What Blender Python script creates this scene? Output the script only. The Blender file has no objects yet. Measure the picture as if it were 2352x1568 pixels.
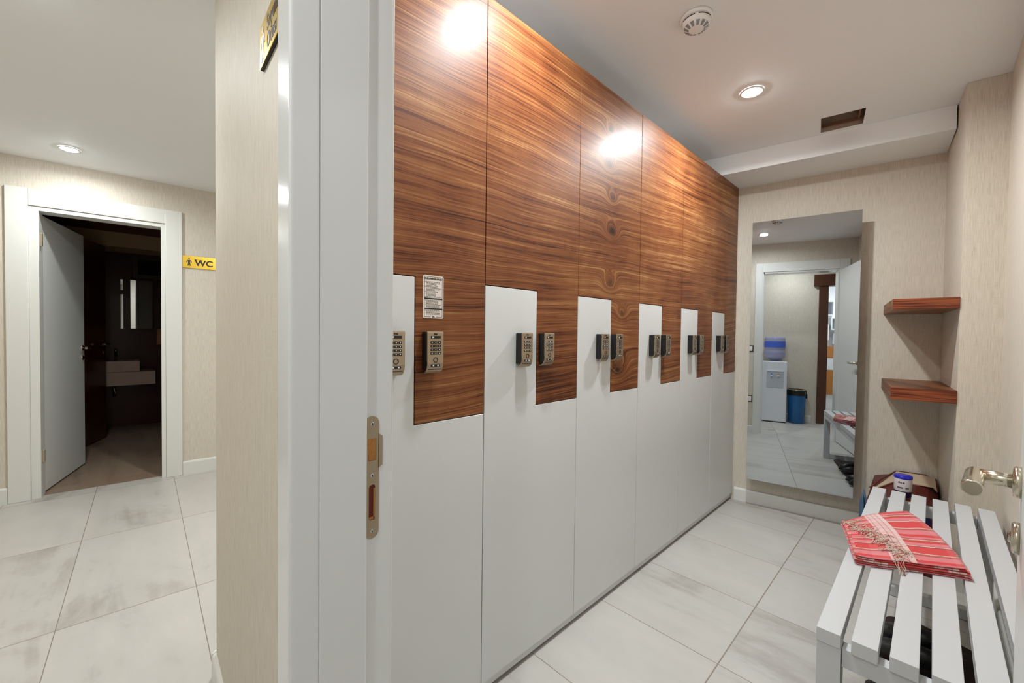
import bpy, bmesh, math, random
from mathutils import Vector, Matrix
random.seed(7)
SC = bpy.context.scene
COL = SC.collection
PI = math.pi
# ------------------------------------------------------------------ camera
M = [(0.0, 0.0, 0.0)] * 3
def camera():
    yaw, pit, rol = math.radians(45.709386), math.radians(1.136387), math.radians(0.679126)
    F = Vector((-math.sin(yaw)*math.cos(pit), math.cos(yaw)*math.cos(pit), -math.sin(pit)))
    R = Vector((math.cos(yaw), math.sin(yaw), 0)); U = R.cross(F)
    c, s = math.cos(rol), math.sin(rol)
    R2 = c*R + s*U; U2 = -s*R + c*U
    cd = bpy.data.cameras.new('camera'); co = bpy.data.objects.new('camera', cd); COL.objects.link(co)
    cd.sensor_width = 36; cd.lens = 943.0965/2352*36; cd.clip_start = .01; cd.clip_end = 60
    m = Matrix(((R2.x, U2.x, -F.x, 0), (R2.y, U2.y, -F.y, 0), (R2.z, U2.z, -F.z, 1.2), (0, 0, 0, 1)))
    co.matrix_world = m
    SC.camera = co
camera()
W = bpy.data.worlds.new('world'); SC.world = W; W.use_nodes = True
W.node_tree.nodes['Background'].inputs[0].default_value = (.9, .95, 1, 1)
W.node_tree.nodes['Background'].inputs[1].default_value = 0.0
vs = SC.view_settings
vs.view_transform = 'Standard'; vs.look = 'None'; vs.gamma = 1; vs.use_curve_mapping = False
vs.exposure = 0.36
LAMP_W = 10.0            # watts of one ceiling downlight
ZC, ZH = 2.395, 2.365    # ceiling heights: changing room, hall

# ------------------------------------------------------------------ node helpers
class NG:
    def __init__(s, name):
        s.m = bpy.data.materials.new(name); s.m.use_nodes = True
        s.t = s.m.node_tree; s.n = s.t.nodes; s.b = s.n['Principled BSDF']
    def L(s, a, b): s.t.links.new(a, b)
    def put(s, sock, v):
        if v is None: return
        if isinstance(v, bpy.types.NodeSocket): s.L(v, sock)
        else: sock.default_value = v
    def math(s, op, a, b=None, c=None, clamp=False):
        n = s.n.new('ShaderNodeMath'); n.operation = op; n.use_clamp = clamp
        for i, v in enumerate((a, b, c)):
            if v is not None: s.put(n.inputs[i], v)
        return n.outputs[0]
    def pos(s):
        g = s.n.new('ShaderNodeNewGeometry'); x = s.n.new('ShaderNodeSeparateXYZ'); s.L(g.outputs['Position'], x.inputs[0])
        return x.outputs[0], x.outputs[1], x.outputs[2]
    def obj(s):
        g = s.n.new('ShaderNodeTexCoord'); x = s.n.new('ShaderNodeSeparateXYZ'); s.L(g.outputs['Object'], x.inputs[0])
        return x.outputs[0], x.outputs[1], x.outputs[2]
    def uv(s):
        g = s.n.new('ShaderNodeTexCoord'); x = s.n.new('ShaderNodeSeparateXYZ'); s.L(g.outputs['UV'], x.inputs[0])
        return x.outputs[0], x.outputs[1]
    def vec(s, x, y, z=0.0):
        n = s.n.new('ShaderNodeCombineXYZ')
        for i, v in enumerate((x, y, z)): s.put(n.inputs[i], v)
        return n.outputs[0]
    def noise(s, v, scale=1.0, detail=3.0, rough=.5, dist=0.0):
        n = s.n.new('ShaderNodeTexNoise'); s.L(v, n.inputs['Vector'])
        n.inputs['Scale'].default_value = scale; n.inputs['Detail'].default_value = detail
        n.inputs['Roughness'].default_value = rough; n.inputs['Distortion'].default_value = dist
        return n.outputs[0]
    def white(s, v):
        n = s.n.new('ShaderNodeTexWhiteNoise'); n.noise_dimensions = '3D'; s.L(v, n.inputs[0]); return n.outputs[0]
    def ramp(s, f, stops, interp='LINEAR'):
        n = s.n.new('ShaderNodeValToRGB'); s.L(f, n.inputs[0]); cr = n.color_ramp; cr.interpolation = interp
        while len(cr.elements) < len(stops): cr.elements.new(.5)
        for e, (p, c) in zip(cr.elements, stops): e.position = p; e.color = (*c, 1) if len(c) == 3 else c
        return n.outputs[0]
    def mix(s, f, a, b, mode='MIX'):
        n = s.n.new('ShaderNodeMix'); n.data_type = 'RGBA'; n.blend_type = mode
        s.put(n.inputs[0], f)
        for i, v in ((6, a), (7, b)):
            if isinstance(v, tuple) and len(v) == 3: v = (*v, 1)
            s.put(n.inputs[i], v)
        return n.outputs[2]
    def bump(s, h, strength=.3, dist=.001):
        n = s.n.new('ShaderNodeBump'); n.inputs['Strength'].default_value = strength; n.inputs['Distance'].default_value = dist
        s.L(h, n.inputs['Height']); s.L(n.outputs[0], s.b.inputs['Normal'])
    def set(s, **k):
        names = dict(col='Base Color', rough='Roughness', metal='Metallic', spec='Specular IOR Level', coat='Coat Weight', crough='Coat Roughness', trans='Transmission Weight', emit='Emission Color', estr='Emission Strength', ior='IOR', alpha='Alpha', sheen='Sheen Weight')
        for a, v in k.items():
            if isinstance(v, tuple) and len(v) == 3: v = (*v, 1)
            s.put(s.b.inputs[names[a]], v)
        return s.m
def lin(r, g, b):
    f = lambda c: (c/255/12.92) if c/255 <= .04045 else ((c/255+.055)/1.055)**2.4
    return (f(r), f(g), f(b))
def simple(name, rgb, rough=.5, **k):
    g = NG(name)
    if 'var' in k:
        v = k.pop('var'); x, y, z = g.pos()
        nz = g.noise(g.vec(x, y, z), 9, 4)
        c = lin(*rgb); d = tuple(q*(1-v) for q in c)
        return g.set(col=g.mix(nz, d, tuple(min(1, q*(1+v)) for q in c)), rough=rough, **k)
    return g.set(col=lin(*rgb), rough=rough, **k)

def wallpaper(name, rgb, amp=.16):
    g = NG(name); x, y, z = g.pos()
    h = g.math('ADD', x, y)
    fine = g.noise(g.vec(g.math('MULTIPLY', h, 420), g.math('MULTIPLY', z, 14)), 1, 2, .6)
    mid = g.noise(g.vec(g.math('MULTIPLY', h, 150), g.math('MULTIPLY', z, 1.6), 3.0), 1, 2)
    weft = g.noise(g.vec(g.math('MULTIPLY', h, 30), g.math('MULTIPLY', z, 420), 7.0), 1, 1)
    big = g.noise(g.vec(x, y, z), 1.3, 2)
    f = g.math('ADD', g.math('MULTIPLY', fine, .66), g.math('MULTIPLY', mid, .16))
    f = g.math('ADD', f, g.math('MULTIPLY', weft, .15))
    c = lin(*rgb)
    lo = (c[0]*(1-amp*1.9), c[1]*(1-amp*2.1), c[2]*(1-amp*2.4)); hi = tuple(min(1, q*(1+amp*1.3)) for q in c)
    col = g.ramp(f, [(.3, lo), (.5, c), (.7, hi)])
    col = g.mix(g.math('MULTIPLY', big, .12), col, (.5, .42, .33))
    g.bump(f, .25, .0008)
    return g.set(col=col, rough=.62, spec=.35)

def tiles(name, base, dark, grout, ang, x0, y0, px, py, rough=.32, warm=.25):
    g = NG(name); x, y, z = g.pos()
    c, s = math.cos(ang), math.sin(ang)
    u = g.math('ADD', g.math('MULTIPLY', x, c), g.math('MULTIPLY', y, s))
    v = g.math('ADD', g.math('MULTIPLY', x, -s), g.math('MULTIPLY', y, c))
    u = g.math('DIVIDE', g.math('SUBTRACT', u, x0), px); v = g.math('DIVIDE', g.math('SUBTRACT', v, y0), py)
    iu, iv = g.math('FLOOR', u), g.math('FLOOR', v)
    fu = g.math('MULTIPLY', g.math('ABSOLUTE', g.math('SUBTRACT', g.math('SUBTRACT', u, iu), .5)), 1)
    fv = g.math('MULTIPLY', g.math('ABSOLUTE', g.math('SUBTRACT', g.math('SUBTRACT', v, iv), .5)), 1)
    gu = g.math('GREATER_THAN', fu, .5-.0022/px); gv = g.math('GREATER_THAN', fv, .5-.0016/py)
    gm = g.math('MAXIMUM', gu, gv)
    rnd = g.white(g.vec(iu, iv, 2.0)); off = g.math('MULTIPLY', rnd, 40)
    p = g.vec(g.math('ADD', g.math('MULTIPLY', x, .55), off), y, off)
    n1 = g.noise(p, 2.6, 5, .62, .9); n2 = g.noise(p, 11, 5, .7)
    p2 = g.vec(g.math('MULTIPLY', x, .25), g.math('MULTIPLY', y, 3.2), off)
    n3 = g.noise(p2, 2.2, 4, .6, .6)
    f = g.math('ADD', g.math('MULTIPLY', n1, .5), g.math('ADD', g.math('MULTIPLY', n2, .18), g.math('MULTIPLY', n3, .36)))
    f = g.math('ADD', f, g.math('MULTIPLY', g.math('SUBTRACT', rnd, .5), .08))
    col = g.ramp(f, [(.34, lin(*dark)), (.48, lin(*base)), (.66, tuple(min(1, q*1.13) for q in lin(*base)))])
    col = g.mix(g.math('MULTIPLY', n3, warm), col, lin(176, 160, 140))
    col = g.mix(gm, col, lin(*grout))
    g.bump(g.math('SUBTRACT', g.math('MULTIPLY', n2, .15), gm), .35, .0012)
    r = g.math('ADD', g.math('MULTIPLY', n1, .12), rough)
    return g.set(col=col, rough=r, spec=.5)

def walnut(name, mode='yz', sat=1.0, knots=()):
    g = NG(name); x, y, z = g.pos()
    a = y if mode == 'yz' else g.math('ADD', x, g.math('MULTIPLY', y, .6))
    warp = g.noise(g.vec(g.math('MULTIPLY', a, .8), g.math('MULTIPLY', z, 1.3)), 1, 2, .5)
    warp2 = g.noise(g.vec(g.math('MULTIPLY', a, 5.0), g.math('MULTIPLY', z, 14), 5.0), 1, 3, .5)
    h = g.math('ADD', z, g.math('MULTIPLY', a, -.03))
    h = g.math('ADD', h, g.math('MULTIPLY', warp, .11))
    h = g.math('ADD', h, g.math('MULTIPLY', warp2, .009))
    kn = None; rag = g.noise(g.vec(g.math('MULTIPLY', a, 16), g.math('MULTIPLY', z, 22), 8.0), 1, 3, .6)
    for (ky, kz, ks, ka) in knots:
        dy = g.math('DIVIDE', g.math('SUBTRACT', a, ky), ks*1.1); dz = g.math('DIVIDE', g.math('SUBTRACT', z, kz), ks*.8)
        r2 = g.math('ADD', g.math('MULTIPLY', dy, dy), g.math('MULTIPLY', dz, dz))
        r2 = g.math('ADD', r2, g.math('MULTIPLY', g.math('SUBTRACT', rag, .5), .9))
        e = g.math('EXPONENT', g.math('MULTIPLY', r2, -1.0))
        h = g.math('ADD', h, g.math('MULTIPLY', e, ka))
        kk = g.math('EXPONENT', g.math('MULTIPLY', g.math('MAXIMUM', r2, 0.0), -5.0))
        kn = kk if kn is None else g.math('MAXIMUM', kn, kk)
    band = g.noise(g.vec(g.math('MULTIPLY', a, 1.1), g.math('MULTIPLY', h, 44)), 1, 5, .66)
    band2 = g.noise(g.vec(g.math('MULTIPLY', a, 1.5), g.math('MULTIPLY', h, 210), 4.0), 1, 3, .65)
    fine = g.noise(g.vec(g.math('MULTIPLY', a, 9), g.math('MULTIPLY', h, 520), 9.0), 1, 2)
    fleck = g.noise(g.vec(g.math('MULTIPLY', a, 7), g.math('MULTIPLY', z, 3.0), 12.0), 1, 3, .6)
    big = g.noise(g.vec(g.math('MULTIPLY', a, 1.4), g.math('MULTIPLY', z, 2.4), 22.0), 1, 2)
    f = g.math('ADD', g.math('MULTIPLY', band, .36), g.math('ADD', g.math('MULTIPLY', band2, .34), g.math('MULTIPLY', fine, .16)))
    f = g.math('ADD', f, g.math('ADD', g.math('MULTIPLY', big, .14), g.math('MULTIPLY', fleck, .10)))
    stops = [(.43, lin(48, 21, 10)), (.475, lin(80, 40, 19)), (.525, lin(114, 63, 32)), (.585, lin(134, 84, 47)), (.67, lin(176, 130, 84))]
    col = g.ramp(f, stops)
    if kn is not None: col = g.mix(g.math('MULTIPLY', kn, .95), col, lin(46, 22, 12))
    g.bump(f, .10, .0004)
    return g.set(col=col, rough=.46, spec=.22, coat=.14, crough=.19)

def emis(name, rgb, strength):
    g = NG(name); return g.set(col=(0, 0, 0), emit=rgb, estr=strength)

MT = {}
KN = [(1.57, 1.95, .040, .10), (1.60, 1.81, .034, .10), (1.60, 1.66, .045, .13), (1.59, 1.43, .045, .12), (1.66, 1.05, .07, .14), (1.70, 1.30, .04, .08), (1.58, 2.10, .035, .09)]
def materials():
    MT['paper'] = wallpaper('wallpaper_beige', (214, 205, 190), .11)
    MT['paper_dim'] = MT['paper']
    MT['ceil'] = simple('ceiling_paint', (240, 242, 243), .7, var=.01)
    MT['white'] = simple('white_lacquer', (214, 215, 213), .30, var=.012, coat=.15, crough=.2)
    MT['door_white'] = simple('white_door_lacquer', (218, 219, 215), .35, spec=.4)
    MT['trim'] = simple('white_trim_gloss', (220, 221, 220), .16, spec=.55)
    MT['trimsoft'] = simple('white_trim_satin', (222, 221, 215), .35)
    MT['bench'] = simple('white_bench_paint', (194, 195, 196), .38)
    MT['benchend'] = MT['bench']
    MT['walnut'] = walnut('walnut_veneer', 'yz', 1, KN)
    MT['shelfwood'] = walnut('walnut_shelf', 'x')
    g = NG('red_walnut_edge'); x, y, z = g.pos(); MT['shelfedge'] = g.set(col=g.ramp(g.noise(g.vec(g.math('MULTIPLY', x, 5), g.math('MULTIPLY', y, 5), g.math('MULTIPLY', z, 190)), 1, 3), [(.35, lin(70, 24, 10)), (.5, lin(116, 50, 22)), (.66, lin(150, 78, 38))]), rough=.35)
    MT['darkwood'] = simple('dark_stained_wood', (74, 38, 20), .35, var=.15, coat=.3)
    MT['carcass'] = simple('locker_carcass', (60, 34, 24), .7)
    MT['gapbrown'] = simple('locker_edge_brown', (120, 70, 42), .6)
    MT['floor'] = tiles('floor_tile_room', (186, 184, 179), (148, 142, 135), (138, 126, 112), 0.0, -.523, 2.036, .93, .4545)
    MT['floor_hall'] = tiles('floor_tile_hall', (190, 187, 181), (152, 145, 136), (138, 128, 114), math.radians(-2.4), -3.325, .178, .933, .445, .34)
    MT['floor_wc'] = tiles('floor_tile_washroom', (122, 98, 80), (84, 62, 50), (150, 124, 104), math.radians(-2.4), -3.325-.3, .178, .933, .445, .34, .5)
    MT['steel'] = simple('satin_nickel', (196, 180, 156), .3, metal=1.0)
    MT['steel_face'] = simple('lock_face_nickel', (176, 158, 134), .36, metal=.85)
    MT['chrome'] = simple('polished_nickel', (206, 198, 180), .2, metal=1.0)
    MT['strike'] = simple('strike_plate_nickel', (168, 150, 126), .42, metal=.75)
    MT['screw'] = simple('screw_steel', (190, 190, 190), .25, metal=1.0)
    MT['black'] = simple('black_plastic', (16, 13, 13), .4)
    MT['keywhite'] = simple('key_print_white', (225, 225, 220), .5)
    MT['rawwood'] = simple('raw_mdf_pocket', (176, 120, 62), .85, var=.2)
    MT['rawdark'] = simple('dark_mdf_pocket', (98, 36, 16), .9, var=.3)  # dark brown flat face of the bolt pocket
    MT['brass'] = NG('brass_sign').set(col=lin(214, 178, 70), rough=.3, metal=.9)
    MT['signdark'] = simple('sign_engraving', (42, 26, 14), .5)
    MT['signwhite'] = simple('sign_pale_engraving', (222, 214, 208), .4)
    MT['signedge'] = simple('sign_black_core', (18, 8, 8), .5)
    MT['stickerwhite'] = simple('sticker_white', (226, 214, 204), .5)
    MT['stickerblack'] = simple('sticker_print', (24, 18, 18), .5)
    MT['mirror'] = NG('mirror_silver').set(col=(.52, .555, .58), rough=.0, metal=1.0)
    MT['mirroredge'] = simple('mirror_glass_edge', (70, 84, 80), .2)
    MT['backing'] = simple('mirror_backing_board', (134, 104, 72), .8, var=.08)
    MT['plastic'] = simple('white_plastic', (240, 238, 235), .35)
    MT['slotgrey'] = simple('detector_slots', (138, 138, 140), .6)
    MT['slotred'] = simple('detector_dark_slots', (70, 44, 44), .6)
    MT['lamp'] = emis('downlight_glow', (.95, .985, 1.0), 200)
    MT['ductgrime'] = simple('duct_grime', (176, 156, 140), .9, var=.35)
    MT['ductdark'] = simple('duct_dark_rust', (120, 84, 64), .9, var=.4)
    MT['maroon'] = simple('maroon_leatherette', (84, 20, 14), .42, var=.2)
    MT['maroondark'] = simple('dark_maroon_mat', (34, 8, 8), .75, var=.3)
    MT['tan'] = simple('tan_lining', (196, 174, 148), .6, var=.05)
    MT['navy'] = simple('navy_plastic', (22, 26, 66), .3)
    MT['blue'] = simple('blue_lid', (36, 34, 178), .3)
    MT['jarlabel'] = simple('jar_label', (214, 204, 208), .4, var=.04)
    MT['bluecloth'] = simple('blue_cloth', (70, 98, 122), .8, var=.15)
    MT['shoe'] = simple('black_shoe_leather', (14, 13, 17), .4)
    MT['shoesole'] = simple('shoe_sole', (36, 22, 20), .7)
    MT['fringe'] = simple('towel_fringe_cotton', (206, 190, 172), .9, var=.12)
    MT['fringered'] = simple('towel_fringe_red', (170, 60, 54), .9)
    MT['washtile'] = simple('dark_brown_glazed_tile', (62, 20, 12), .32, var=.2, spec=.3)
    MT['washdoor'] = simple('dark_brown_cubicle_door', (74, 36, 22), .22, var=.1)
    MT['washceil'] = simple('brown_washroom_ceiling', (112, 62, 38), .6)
    MT['vanity'] = simple('pale_vanity_stone', (208, 180, 162), .4, var=.04)
    MT['soffit'] = simple('beige_soffit', (200, 170, 130), .7)
    MT['framedark'] = simple('dark_frame_wood', (66, 36, 24), .3)
    MT['glassblack'] = simple('black_glass', (8, 5, 6), .06)
    MT['towelbox'] = simple('tan_dispenser', (170, 116, 72), .5)
    g = NG('blue_water_bottle'); MT['bottle'] = g.set(col=lin(176, 180, 214), rough=.12, trans=.3, spec=.6)
    MT['bluelabel'] = simple('blue_bottle_label', (70, 100, 205), .4)
    MT['binblue'] = simple('blue_bin_plastic', (24, 92, 150), .22)
    MT['binbag'] = simple('black_bin_liner', (12, 12, 14), .3)
    MT['cooler'] = simple('cooler_white', (214, 216, 222), .35)
    MT['coolergrey'] = simple('cooler_grey_recess', (180, 184, 192), .4)
    MT['ochre'] = simple('ochre_cabinet_panel', (190, 124, 62), .45)
    MT['purewhite'] = simple('bright_white_panel', (240, 240, 240), .4)
    MT['switchdark'] = simple('switch_bronze_frame', (92, 66, 46), .35, metal=.3)
    # plaid cotton
    g = NG('plaid_cotton'); u, v = g.uv()
    t = g.math('FRACT', g.math('MULTIPLY', v, 2.15))
    R, P, Wh, DK, O = lin(196, 8, 18), lin(205, 104, 112), lin(222, 208, 202), lin(112, 12, 16), lin(196, 78, 54)
    weft = g.ramp(t, [(0, R), (.09, P), (.15, P), (.16, DK), (.175, O), (.2, Wh), (.215, DK), (.23, O), (.26, DK), (.275, R), (.33, P), (.42, P), (.43, DK), (.445, Wh), (.46, O), (.48, DK), (.5, R), (.72, R), (.73, O), (.75, Wh), (.765, DK), (.78, O), (.81, DK), (.83, P), (.96, P)], 'CONSTANT')
    s = g.math('FRACT', g.math('MULTIPLY', u, 1.3))
    wb = g.ramp(s, [(0, (0, 0, 0)), (.20, (.08, .08, .08)), (.42, (.8, .8, .8)), (.66, (.95, .95, .95)), (.72, (0, 0, 0))], 'CONSTANT')
    lines = g.ramp(s, [(0, (0, 0, 0)), (.46, (1, 1, 1)), (.468, (0, 0, 0)), (.55, (1, 1, 1)), (.558, (0, 0, 0)), (.63, (1, 1, 1)), (.638, (0, 0, 0))], 'CONSTANT')
    cb = g.mix(g.math('MULTIPLY', wb, .72), weft, Wh)
    cb = g.mix(g.math('MULTIPLY', lines, .8), cb, DK)
    th = g.noise(g.vec(g.math('MULTIPLY', u, 220), g.math('MULTIPLY', v, 220)), 1, 1)
    cb = g.mix(g.math('MULTIPLY', th, .25), cb, g.mix(.35, cb, Wh))
    g.bump(th, .4, .0008)
    MT['plaid'] = g.set(col=cb, rough=.9, sheen=.2)
materials()

# ------------------------------------------------------------------ mesh helpers
class MB:
    def __init__(s): s.bm = bmesh.new(); s.mats = []
    def mi(s, m):
        if m not in s.mats: s.mats.append(m)
        return s.mats.index(m)
    def mark(s, fs, m):
        i = s.mi(m)
        for f in fs: f.material_index = i
        return fs
    def box(s, a, b, m, mat=None, bev=0.0, seg=2):
        x0, y0, z0 = a; x1, y1, z1 = b
        co = [(x0, y0, z0), (x1, y0, z0), (x1, y1, z0), (x0, y1, z0), (x0, y0, z1), (x1, y0, z1), (x1, y1, z1), (x0, y1, z1)]
        if mat is not None: co = [mat @ Vector(c) for c in co]
        v = [s.bm.verts.new(c) for c in co]
        fs = [s.bm.faces.new([v[i] for i in q]) for q in ((0, 3, 2, 1), (4, 5, 6, 7), (0, 1, 5, 4), (1, 2, 6, 5), (2, 3, 7, 6), (3, 0, 4, 7))]
        s.mark(fs, m)
        if bev > 0:
            es = list({e for f in fs for e in f.edges})
            r = bmesh.ops.bevel(s.bm, geom=es, offset=bev, segments=seg, affect='EDGES', profile=.5, clamp_overlap=True)
            s.mark(r['faces'], m)
            if seg > 1:
                for f in r['faces']: f.smooth = True
        return fs
    def prism(s, pts, h0, h1, m, axis='z', mat=None, bev=0.0, seg=1):
        """pts 2D polygon; extruded along axis. axis z: (x,y); x: (y,z); y: (x,z)"""
        def c3(p, h):
            q = (p[0], p[1], h) if axis == 'z' else ((h, p[0], p[1]) if axis == 'x' else (p[0], h, p[1]))
            return mat @ Vector(q) if mat is not None else q
        a = [s.bm.verts.new(c3(p, h0)) for p in pts]; b = [s.bm.verts.new(c3(p, h1)) for p in pts]
        n = len(pts); fs = [s.bm.faces.new(a), s.bm.faces.new(b)]
        for i in range(n): fs.append(s.bm.faces.new((a[i], a[(i+1) % n], b[(i+1) % n], b[i])))
        bmesh.ops.recalc_face_normals(s.bm, faces=fs); s.mark(fs, m)
        if bev > 0:
            es = list({e for f in fs for e in f.edges})
            r = bmesh.ops.bevel(s.bm, geom=es, offset=bev, segments=seg, affect='EDGES', clamp_overlap=True); s.mark(r['faces'], m)
        return fs
    def lathe(s, prof, m, seg=32, mat=None, cap=True, smooth=True):
        """prof: (r, z) list around local z"""
        rings = []
        for r, z in prof:
            ring = []
            for k in range(seg):
                p = Vector((r*math.cos(2*PI*k/seg), r*math.sin(2*PI*k/seg), z))
                ring.append(s.bm.verts.new(mat @ p if mat is not None else p))
            rings.append(ring)
        fs = []
        for i in range(len(rings)-1):
            for k in range(seg):
                f = s.bm.faces.new((rings[i][k], rings[i][(k+1) % seg], rings[i+1][(k+1) % seg], rings[i+1][k])); f.smooth = smooth; fs.append(f)
        if cap: fs.append(s.bm.faces.new(rings[0][::-1])); fs.append(s.bm.faces.new(rings[-1]))
        bmesh.ops.recalc_face_normals(s.bm, faces=fs)
        return s.mark(fs, m)
    def tube(s, pts, r, m, seg=10, cap=True):
        pts = [Vector(p) for p in pts]; rings = []
        up = Vector((0, 0, 1))
        for i, p in enumerate(pts):
            d = (pts[min(i+1, len(pts)-1)]-pts[max(i-1, 0)]).normalized()
            a = d.cross(up)
            if a.length < .05: a = d.cross(Vector((0, 1, 0)))
            a.normalize(); b = d.cross(a).normalized()
            rr = r[i] if isinstance(r, (list, tuple)) else r
            rings.append([s.bm.verts.new(p+a*rr*math.cos(2*PI*k/seg)+b*rr*math.sin(2*PI*k/seg)) for k in range(seg)])
        fs = []
        for i in range(len(rings)-1):
            for k in range(seg):
                f = s.bm.faces.new((rings[i][k], rings[i][(k+1) % seg], rings[i+1][(k+1) % seg], rings[i+1][k])); f.smooth = True; fs.append(f)
        if cap: fs.append(s.bm.faces.new(rings[0][::-1])); fs.append(s.bm.faces.new(rings[-1]))
        bmesh.ops.recalc_face_normals(s.bm, faces=fs)
        return s.mark(fs, m)
    def text(s, body, size, m, mat, bold=0.0, sx=1.0, align='LEFT', depth=.0004):
        cu = bpy.data.curves.new('t', 'FONT'); cu.body = body; cu.size = size; cu.offset = bold; cu.extrude = depth; cu.resolution_u = 3
        cu.align_x = align
        o = bpy.data.objects.new('t', cu); COL.objects.link(o)
        dg = bpy.context.evaluated_depsgraph_get(); me = bpy.data.meshes.new_from_object(o.evaluated_get(dg))
        nf = len(s.bm.faces); nv = len(s.bm.verts)
        s.bm.from_mesh(me); s.bm.verts.ensure_lookup_table(); s.bm.faces.ensure_lookup_table()
        for v in s.bm.verts[nv:]: v.co = mat @ Vector((v.co.x*sx, v.co.y, v.co.z))
        s.mark(s.bm.faces[nf:], m)
        COL.objects.unlink(o); bpy.data.objects.remove(o); bpy.data.curves.remove(cu); bpy.data.meshes.remove(me)
    def build(s, name, parent=None, base=None, smooth_angle=None):
        me = bpy.data.meshes.new(name)
        if parent is not None: base = world_base(parent) if base is None else base
        if base is None: base = (0, 0, 0)
        bmesh.ops.translate(s.bm, verts=s.bm.verts, vec=-Vector(base))
        s.bm.to_mesh(me); s.bm.free()
        for k in s.mats: me.materials.append(MT[k])
        o = bpy.data.objects.new(name, me); COL.objects.link(o)
        if parent is not None:
            o.parent = parent; o['_b'] = list(base)
            o.location = Vector(base)-world_base(parent)
        else: o.location = base; o['_b'] = list(base)
        return o
def world_base(o): return Vector(o['_b'])
def thing(name, label, cat, base, group=None):
    o = bpy.data.objects.new(name, None); COL.objects.link(o); o.location = base; o.empty_display_size = .05
    o['_b'] = list(base); o['label'] = label; o['category'] = cat
    if group: o['group'] = group
    return o
def tag(o, label, cat, group=None):
    o['label'] = label; o['category'] = cat
    if group: o['group'] = group
    return o
def struct(o, label=None):
    o['kind'] = 'structure'
    if label: o['label'] = label
    return o
def rotz(base, a): return Matrix.Translation(Vector(base)) @ Matrix.Rotation(a, 4, 'Z')
def sbox(name, a, b, m, label=None, bev=0.0, mat=None):
    q = MB(); q.box(a, b, m, mat=mat, bev=bev); return struct(q.build(name), label)
def sprism(name, pts, h0, h1, m, label=None, bev=0.0):
    q = MB(); q.prism(pts, h0, h1, m, bev=bev); return struct(q.build(name), label)

# ------------------------------------------------------------------ downlights
def downlight(x, y, z, label, power=1.0, blen=True):
    t = thing('ceiling_downlight', label, 'ceiling light', (x, y, z), 'recessed downlights in the ceilings')
    q = MB(); m = Matrix.Translation((x, y, z-.0005))
    q.lathe([(.050, 0.0), (.052, -.003), (.046, -.006), (.036, -.004), (.034, -.0015), (.034, 0)], 'plastic', 40, m, cap=False); q.build('trim_ring', t)
    q = MB(); q.lathe([(.0358, -.0012), (.034, -.006), (.027, -.0095), (.016, -.012), (.004, -.013)], 'lamp', 32, m); q.build('lens', t)
    ld = bpy.data.lights.new('downlight', 'AREA'); ld.shape = 'DISK'; ld.size = .075; ld.energy = LAMP_W*power; ld.color = (.93, .98, 1.0); ld.spread = math.radians(170)
    lo = bpy.data.objects.new('downlight', ld); COL.objects.link(lo); lo.location = (x, y, z-.018); 
    return t
downlight(-.645, 2.247, ZC, 'bright round downlight in the changing room ceiling, nearer the mirror', 1.45)
downlight(-.74, .98, ZC, 'round downlight in the changing room ceiling above the locker nearest the door frame', .95)
downlight(-3.95, -.19, ZH, 'small round downlight in the hall ceiling in front of the washroom door', .52)
downlight(-2.15, -.25, ZH, 'hall ceiling downlight between the washroom door and the changing room', .55)
downlight(-.35, -.45, ZH, 'hall ceiling downlight just outside the changing room doorway', .65)
downlight(-2.60, .75, ZH, 'added unseen hall downlight beyond the papered corner, brightening the washroom door leaf', 1.7)  # added lamp out of view, aimed at brightening the open washroom leaf
downlight(.75, -2.1, ZH, 'downlight in the bright white room beyond the dark wood frame', 1.6)

# ------------------------------------------------------------------ structure: floors and ceilings
DW = Vector((math.cos(math.radians(86.115)), math.sin(math.radians(86.115)), 0)); P0 = Vector((-4.373, -.545, 0)); NW = Vector((DW.y, -DW.x, 0))  # NW points into the hall (+x)
AW = math.atan2(DW.y, DW.x)
def W3(s_, n_, z): p = P0 + DW*s_ + NW*n_; return (p.x, p.y, z)
MWALL = rotz(P0, AW)          # local x = along the wall, local y = into the washroom (-NW)
sbox('floor', (-1.62, .30, -.1), (.5, 3.75, 0), 'floor', 'pale grey stone-look floor tiles of the changing room')
def wp(s_, n_): p = P0 + DW*s_ + NW*n_; return (p.x, p.y)
sprism('floor_hall', [wp(-2.7, -.06), wp(-.3, -.06), wp(3.2, -.06), (-1.62, 2.7), (-1.62, .30), (1.35, .30), (1.35, -3.0), (.0, -3.0), (.0, -1.0)], -.1, 0, 'floor_hall', 'pale stone-look floor tiles of the hall')
sprism('floor_washroom', [wp(-.9, -.06), wp(2.0, -.06), (-6.0, 1.5), (-7.2, 1.5), (-7.2, -1.2)], -.1, 0, 'floor_wc', 'brownish tiles inside the dark washroom')

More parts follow.
